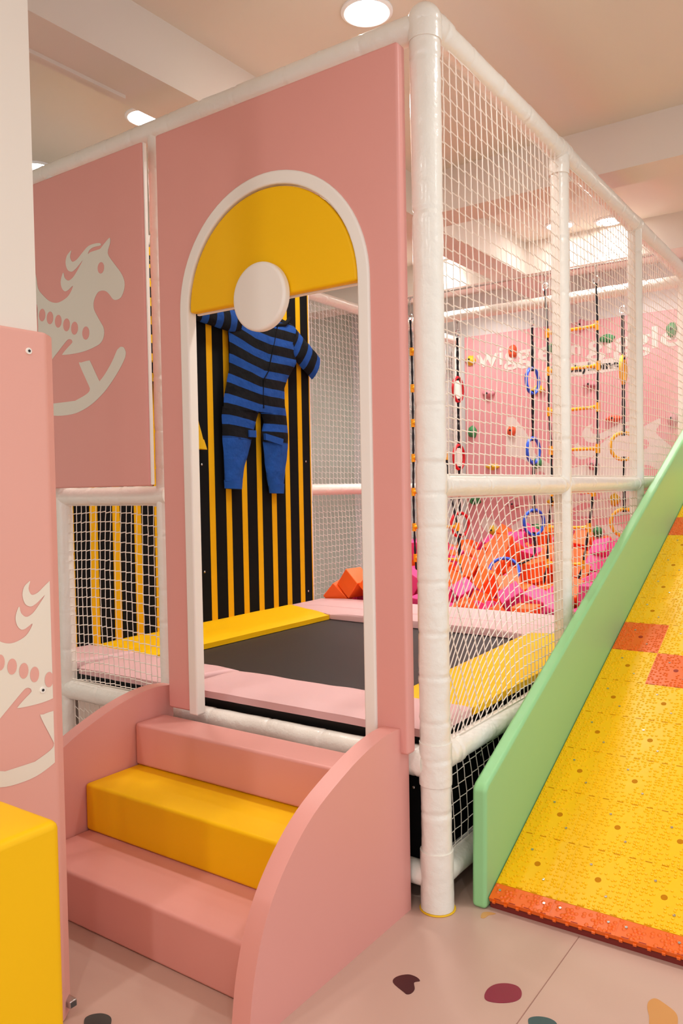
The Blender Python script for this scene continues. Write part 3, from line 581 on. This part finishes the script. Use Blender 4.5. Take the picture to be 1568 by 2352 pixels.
# foam cubes (resting positions)
cubes = [[float(v) for v in q.split(',')] for q in '-1.833,2.511,0.705,-0.13,0.69,-0.19;-2.032,2.52,0.711,-3.12,0.7,-0.19;-2.17,2.535,0.619,1.26,2.4,-0.21;-1.707,2.537,0.457,-2.95,-0,-1.57;-0.338,2.538,0.553,1.57,-0.01,1.57;-0.719,2.542,0.552,0.04,-1.49,-1.61;-1.171,2.547,0.535,-2.74,0.14,-1.55;-0.52,2.548,0.596,-0.94,2.13,-0.86;-1.319,2.559,0.471,1.96,0.21,-1.62;-0.297,2.577,0.708,0.09,-1.59,1.64;-1.501,2.612,0.562,-0.03,0.17,-1.83;-2.172,2.617,0.404,0.79,2.69,0.42;-0.49,2.681,0.705,-1.88,0.71,-1.7;-1.676,2.692,0.442,-0.25,0,-1.57;-1.006,2.695,0.484,-0.99,2.78,0.79;-0.72,2.698,0.625,-0.67,1.06,2.53;-1.842,2.699,0.573,-1.73,0.01,-2.78;-2.017,2.707,0.624,-0.07,0.19,-1.48;-0.55,2.716,0.482,0.67,0.59,2.5;-1.262,2.735,0.525,-0.58,0.87,0.21;-0.322,2.737,0.606,2.1,0.07,-1.39;-2.196,2.742,0.58,0.08,3.01,1.57;-2.047,2.743,0.419,-2.24,-0.45,0.42;-0.149,2.79,0.51,0.41,-3,0.3;-1.716,2.793,0.705,-1.42,-1,0.12;-0.556,2.803,0.621,1.85,0.81,1.89;-1.574,2.804,0.588,2.04,-0.35,2.17;-0.916,2.812,0.62,0.95,-2.74,-0.91;-0.141,2.852,0.653,1.76,1.14,-1.57;-1.092,2.864,0.49,0.18,-2.56,0.63;-1.519,2.943,0.457,-3.13,0.05,0.76;-1.246,2.947,0.471,0.49,0.23,2.35;-0.306,2.95,0.555,-1.96,-1.27,-1.09;-1.016,2.952,0.665,-2.98,0.73,-0.85;-1.848,2.958,0.577,1.58,-0.1,0.02;-0.144,2.987,0.461,1.61,0.15,-1.33;-1.045,3.052,0.548,-0.64,-2.73,-0.02;-1.608,3.069,0.565,1.11,-2.71,-0.78;-2.052,3.112,0.614,-2.08,2.39,-0.17;-1.315,3.158,0.513,1.15,1.04,-2.17;-1.477,3.191,0.583,0.89,-0.89,-1.54;-1.709,3.224,0.586,0.75,2.49,0.44;-1.298,3.225,0.679,-1.95,-0.53,-2.05;-2.182,3.251,0.684,1.73,-0.06,0.08;-2.013,3.291,0.605,2.73,0.33,-1.42;-1.187,3.33,0.61,0.79,-0.46,-2.08;-1.015,3.341,0.509,0.5,2.63,0.61;-1.867,3.385,0.531,2.09,-1.1,0.9;-2.192,3.423,0.7,0.06,-1.71,-0.06;-0.823,3.434,0.572,-2.29,-0.03,2.16;-0.248,3.443,0.557,1.8,-1.32,0.99;-1.667,3.45,0.615,0.6,-0.18,2.87;-0.534,3.458,0.501,-0.9,-0.07,-1.68;-2.024,3.469,0.645,-0.12,-2.36,-1.37;-0.609,3.488,0.636,-0.99,0.36,-2.26;-1.827,3.493,0.697,1.25,-1.42,-1.32;-0.137,3.496,0.69,-1.78,0.13,-0.03;-1.146,3.512,0.551,1.34,-0.09,2.59;-1.62,3.537,0.735,-0.81,-0.95,1.04;-0.955,3.546,0.556,0.43,1.76,-2.24;-1.906,3.547,0.864,-0.07,0.13,-2;-1.442,3.586,0.727,-0.86,-2.99,0.05;-2.095,3.623,0.876,-1.63,-0.14,2.03;-2.197,3.631,0.718,-1.33,-1.41,-1.77;-1.111,3.647,0.729,1.57,0.17,-2.14;-2.036,3.652,0.723,-2.99,-0.02,0.11;-0.131,3.671,0.54,-1.57,-0.68,-1.55;-1.88,3.68,0.728,-0.16,1.4,1.57;-1.667,3.708,0.689,0.63,2.54,1.01;-1.471,3.709,0.631,-0.24,2.26,1.43;-1.107,3.711,0.582,-1.7,-0.1,1.96;-0.572,3.723,0.592,-0.21,1.04,-1.16;-1.301,3.739,0.628,0.74,0.23,0.2;-0.364,3.743,0.56,0.71,0.89,-1.27;-1.469,3.752,0.797,1.27,-0.6,-1.22;-0.902,3.769,0.568,-0.96,-0.59,-2.61;-0.551,3.776,0.748,-1.94,0.39,1.19;-0.13,3.808,0.454,-2.16,-0,0.02;-1.939,3.848,0.763,-0.03,1.37,2.06;-0.129,3.85,0.621,-0.02,0.37,1.56;-0.84,3.854,0.695,0.57,-0.75,1.43;-0.289,3.856,0.689,1.53,0.59,1.58;-1.502,3.873,0.705,-2.19,0.25,0.18;-1.466,3.888,0.888,-0.12,-2.48,1.61;-0.458,3.898,0.632,1.34,-2.12,-1.25;-0.686,3.917,0.604,-1.66,0.83,-1.54;-1.716,3.918,0.749,0.8,-0.02,1.06;-1.324,3.918,0.66,-0.79,0.78,0.61;-0.538,3.986,0.747,-2.11,-0.1,0.17;-0.944,4.004,0.679,-0.81,0.84,-2.03;-1.174,4.012,0.581,0.12,-2.37,-2.1;-0.128,4.026,0.637,0.01,3.1,-1.57;-1.124,4.027,0.762,1.43,-0.75,-1.9;-0.746,4.029,0.726,-0.29,-2.37,1.86;-0.284,4.04,0.628,-0.09,-1.43,-1.48;-1.453,4.047,0.821,-1.51,0.41,1.58;-2.018,4.049,0.754,-0.59,-2.87,-0.01;-1.627,4.07,0.826,-1.29,-0.38,1.34;-1.275,4.071,0.788,-0.24,-0.14,2.76;-0.532,4.071,0.881,-2.31,1.02,-1.24;-0.704,4.113,0.857,-1.84,0.78,1.08;-0.141,4.117,0.789,-1.07,-1.66,-1.91;-0.902,4.152,0.769,0.99,0.24,-0.25;-0.443,4.175,0.689,1.28,-2.68,-0.31;-0.158,4.239,0.61,0.93,0.29,-1.57;-1.533,4.249,0.853,2.57,0.9,0.84;-2.001,4.274,0.762,-0.85,-0.53,1.07;-0.274,4.284,0.733,-0.64,0.72,2.32;-0.399,4.305,0.827,0.84,-0.43,-1.19;-1.072,4.309,0.692,1.73,0.32,0.18;-1.295,4.356,0.768,0.09,2.06,-1.52;-2.173,4.376,0.747,2.15,-0.89,1.57;-1.487,4.403,0.771,-2.29,-0.39,-0.21;-0.174,4.424,0.75,0.32,-0.48,1.2;-0.14,4.428,0.532,-0,0.16,-1.57;-1.802,4.513,0.832,-2.14,0.68,-1.41;-0.325,4.518,0.849,1.91,-2.42,-0.22;-1.617,4.519,0.88,0.03,0.46,-1.41;-0.127,4.582,0.663,-0,-0.65,-1.57;-1.328,4.592,0.759,-0.51,2.64,1.1;-1.161,4.603,0.736,-0.98,-0.69,0.96;-2.148,4.612,0.797,1.47,0.34,1.39;-1.054,4.654,0.889,1.78,0.7,1.73;-1.809,4.665,0.917,0.83,0.78,2.68;-1.952,4.669,0.823,-0.58,2.35,-0.49;-1.586,4.674,0.941,-2.49,-0.4,1.69;-1.225,4.674,0.915,0.09,-2.28,-1.62;-1.394,4.72,0.925,1.83,-0.06,0.06;-1.509,4.722,0.775,-0.3,0.85,2.92;-0.384,4.75,0.817,-2.06,0,1.58;-0.13,4.753,0.578,1.61,0.04,1.57;-0.312,4.771,0.99,1.39,0.22,-0.69;-0.876,4.772,0.834,-1.69,0.76,-0.08;-0.589,4.778,0.888,0.37,-0.01,-1.59;-2.103,4.783,0.75,-0.86,0,1.38;-0.128,4.795,0.889,-1.57,-0.04,-1.57;-0.128,4.799,0.734,0.04,-3.14,-0'.split(';')]
cub = {}
for nm, m in (('orange', FO), ('magenta pink', FP)):
    o = MB().box(-.0775, .0775, -.0775, .0775, -.0775, .0775).build('foam_cube', m, None, bevel=.007, bseg=2); cub[nm] = o
used = {k: False for k in cub}; rc = random.Random(9)
for q in cubes:
    # colours clump a little, as in the photo
    v = noise.noise(Vector((q[0]*2.3+5, q[1]*2.3, 0)))+rc.uniform(-.35, .35)
    nm = 'orange' if v > -.13 else 'magenta pink'
    o = cub[nm] if not used[nm] else cub[nm].copy()
    if used[nm]: C.objects.link(o)
    used[nm] = True
    o.location = q[:3]; o.rotation_euler = q[3:]
    tag(o, nm+' foam cube lying in the heap in front of the climbing wall', 'foam cube', nm+' foam cubes in the pit')

# ------------------------------------------------------------------ rope ladders, ring ropes, hanging bar
HB = MB().tube([(0.0, 3.3, 2.915), (XL, 3.3, 2.915)], .008, 8).build('hanging_rod', mat('clear_coated_rod', (225, 225, 222), .2, metal=.7), None, smooth=60)
tag(HB, 'thin pale rod across the frame that the rope ladders hang from', 'rod')
def carabiner(x, y, ztop, zbot, parent):
    mb = MB(); mb.tube([(x, y, ztop), (x, y, zbot+.06)], .004, 6); mb.torus((x, y, ztop-.008), .014, .004, Vector((1, 0, 0)), 12, 6); mb.torus((x, y, zbot+.03), .026, .005, Vector((.5, 1, 0)), 16, 6)
    mb.build('hook', STEEL, parent, smooth=60)
def twist(path, r, sub=9):
    # two-strand rope look: radius pulses along a smooth path
    P_ = smooth_open3(path, sub); return MB().tube(P_, [r*(1+.25*math.sin(i*1.9)) for i in range(len(P_))], 7)
def smooth_open3(P_, n=8):
    out = []; N = len(P_)
    for i in range(N-1):
        p0 = Vector(P_[max(i-1, 0)]); p1 = Vector(P_[i]); p2 = Vector(P_[i+1]); p3 = Vector(P_[min(i+2, N-1)])
        for k in range(n):
            t = k/n; out.append(.5*((2*p1)+(p2-p0)*t+(2*p0-5*p1+4*p2-p3)*t*t+(3*p1-p0-3*p2+p3)*t**3))
    out.append(Vector(P_[-1])); return out
def ladder(label, Lp, Rp, y=3.3):
    t = thing('rope_ladder', (Lp[0][0], y, Lp[-1][1]), label, 'rope ladder')
    for S in (Lp, Rp):
        pts = [(x, y, z) for x, z in S]
        twist(pts, .0085).build('side_rope', ROPE, t, smooth=60); carabiner(S[0][0], y, 2.912, S[0][1]-.01, t)
    for (xa, za), (xb, zb) in zip(Lp[1:-1], Rp[1:-1]):
        a, b = Vector((xa, y, za)), Vector((xb, y, zb)); d = (b-a).normalized(); mb = MB()
        n = 22; mb.tube([a.lerp(b, i/n) for i in range(n+1)], [.0105*(1+.12*(i % 2)) for i in range(n+1)], 8)
        for p, s in ((a, 1), (b, -1)):
            mb.tube([p-Vector((0, 0, .032)), p+Vector((0, 0, .032))], .017, 8); mb.tube([p, p+d*s*.05], [.019, .012], 8)
        mb.build('rung', RUNG, t, smooth=50)
ladder('black rope ladder with amber rungs half hidden behind the corner post',
       [(-1.979, 2.738), (-1.972, 2.484), (-1.969, 2.192), (-1.97, 1.914), (-1.971, 1.635), (-1.976, 1.362), (-1.973, 1.078), (-1.966, .83), (-1.955, .70)],
       [(-1.712, 2.746), (-1.705, 2.492), (-1.702, 2.193), (-1.695, 1.921), (-1.673, 1.641), (-1.643, 1.358), (-1.587, 1.086), (-1.573, .83), (-1.56, .72)])
ladder('black rope ladder with amber rungs between the blue and the yellow ring ropes',
       [(-.858, 2.805), (-.848, 2.489), (-.841, 2.217), (-.838, 1.926), (-.828, 1.646), (-.828, 1.348), (-.851, 1.089), (-.867, .83), (-.896, .68)],
       [(-.494, 2.793), (-.488, 2.498), (-.484, 2.221), (-.49, 1.935), (-.492, 1.647), (-.525, 1.344), (-.559, 1.093), (-.605, .83), (-.647, .70)])
def rings(label, x, zs, m, rots, y=3.66, end=None, rad=.098, ztop=2.76, extra=None):
    t = thing('ring_rope', (x, y, zs[-1]), label, 'ring rope'); z = ztop-.10
    carabiner(x, y, ztop, ztop-.13, t)
    z = ztop-.14
    for zc, rt_ in zip(zs, rots):
        for s in (-1, 1): twist([(x+s*.004, y, z), (x+s*.006, y, (z+zc+rad)/2), (x+s*.004, y, zc+rad)], .0058).build('rope', ROPE, t, smooth=60)
        MB().tube([(x, y, zc+rad-.022), (x, y, zc+rad+.05)], [.016, .008], 8).build('knot', ROPE, t, smooth=60)
        MB().torus((x, y, zc), rad, .0125, Vector((math.sin(rt_), -math.cos(rt_), 0)), 36, 8, wob=.10).build('ring', m, t, smooth=60)
        MB().tube([(x, y, zc-rad+.022), (x, y, zc-rad-.05)], [.016, .008], 8).build('knot', ROPE, t, smooth=60)
        z = zc-rad
    if end: twist([(x, y, z)]+end, .008).build('rope', ROPE, t, smooth=60)
    if extra: MB().torus(extra, rad*1.15, .0125, Vector((.3, -.75, .6)), 36, 8, wob=.1).build('ring', m, t, smooth=60)
rings('hanging rope with three red rings, just right of the corner post', -1.747, [2.196, 1.641, 1.084], RRED, [1.63, 1.6, 1.2], end=[(-1.75, 3.66, .85)])
rings('hanging rope with blue rings, the lowest lying on the foam cubes', -1.105, [2.208, 1.668, 1.108], RBLU, [1.45, 1.45, 1.1], end=[(-1.10, 3.64, .86), (-1.16, 3.58, .80), (-1.22, 3.54, .79)], extra=(-1.28, 3.48, .74))
rings('hanging rope with three amber rings, nearest the third side post', -.415, [2.224, 1.671, 1.115], RYEL, [1.68, .65, .6], end=[(-.41, 3.66, .95)])

# ------------------------------------------------------------------ climbing ramp with green side board
K = .43; CR = thing('climbing_ramp', (.65, 1.7, 0), 'sloping ramp of knobbly yellow and orange tiles with a green side board', 'ramp')
MB().prism([(.072, .0), (.085, .395), (.105, .412), (3.60, 1.925), (3.62, 0)], YZ, .088, .140).build('side_board', GRN, CR, bevel=.014)
MB().prism([(.102, .0), (.102, .018), (3.56, K*3.56-.030), (3.56, 0)], YZ, .142, 1.16).build('ramp_core', RBASE, CR)
ang = math.atan(K); TW, TL = .2055, .2185/math.cos(ang)
def tile_mesh(w, l, seed, half=False):
    rd = random.Random(seed); mb = MB(); g = .0002
    mb.box(g, w-g, g, l-g, -.016, 0)
    nx, ny = 15, int(round(15*l/w)); 
    ctr = (w*.5, l*.5)
    for i in range(nx):
        for j in range(ny):
            x = (i+.5)*w/nx+rd.uniform(-.0035, .0035); y = (j+.5)*l/ny+rd.uniform(-.0035, .0035)
            d = math.hypot(x-ctr[0], y-ctr[1])
            if rd.random() < .22 or abs(math.hypot(x-w*.3, y-l*.3)-.033) < .0045 or abs(math.hypot(x-w*.72, y-l*.74)-.033) < .0045 or (not half and d < .024): continue
            r_ = .0052; n = 6
            if x < r_ or x > w-r_ or y < r_ or y > l-r_: continue
            if half: r_ = .0075
            vs = [(x+r_*math.cos(q*math.pi/3), y+r_*math.sin(q*math.pi/3), 0) for q in range(n)] + [(x+r_*.7*math.cos(q*math.pi/3), y+r_*.7*math.sin(q*math.pi/3), .0030) for q in range(n)] + [(x, y, .0040)]
            mb.add(vs, [(q, (q+1) % n, n+(q+1) % n, n+q) for q in range(n)]+[(n+q, n+(q+1) % n, 2*n) for q in range(n)])
    for q in range(4):      # slots along the lower edge, thin bars in the painted shade colour
        x = w*(q+.35)/4; mb.box(x, x+.022, .0015, .0045, -.001, .0006, 1)
    if not half:
        mb.tube([(ctr[0], ctr[1], -.001), (ctr[0], ctr[1], .0006)], .0105, 14, 1)  # centre hole as a flat disc in the painted shade colour
    for (a, b) in (((.32, .72), (.70, .26)) if not half else ((.12, .6), (.86, .6))):
        mb.tube([(w*a, l*b, 0), (w*a, l*b, .0035)], .0045, 8, 2)
    if half:
        for q in range(5): mb.box(w*(q+.3)/5, w*(q+.3)/5+.010, -.006, .001, -.014, -.006)
    return mb
TM = Matrix(((1, 0, 0, 0), (0, math.cos(ang), -math.sin(ang), 0), (0, math.sin(ang), math.cos(ang), 0), (0, 0, 0, 1)))
protos = {}
for key, m in (('y', [TY, TYD, STEEL]), ('o', [TO, TOD, STEEL])):
    protos[key] = [tile_mesh(TW, TL, 10+s).build('ramp_tile', m, CR, smooth=45) for s in range(1)]
protos['h'] = [tile_mesh(TW, .064, 31, True).build('ramp_tile', [TO, TOD, STEEL], CR, smooth=45)]
first = {'y': True, 'o': True, 'h': True}
def put(key, x, y):
    o = protos[key][0]
    if not first[key]:
        o = o.copy(); C.objects.link(o)
    first[key] = False
    o.matrix_basis = Matrix.Translation((x, y, K*y)) @ TM
    if key != 'y': o['label'] = 'orange ramp tile'
orange = {(0, 6), (1, 5), (0, 11), (3, 7), (2, 12), (4, 4), (3, 13)}
for c in range(5):
    x = .1405+.003+c*TW
    put('h', x, .088)
    for n in range(15):
        put('o' if (c, n) in orange else 'y', x, .1480+n*.2185)
sc.render.film_transparent = False
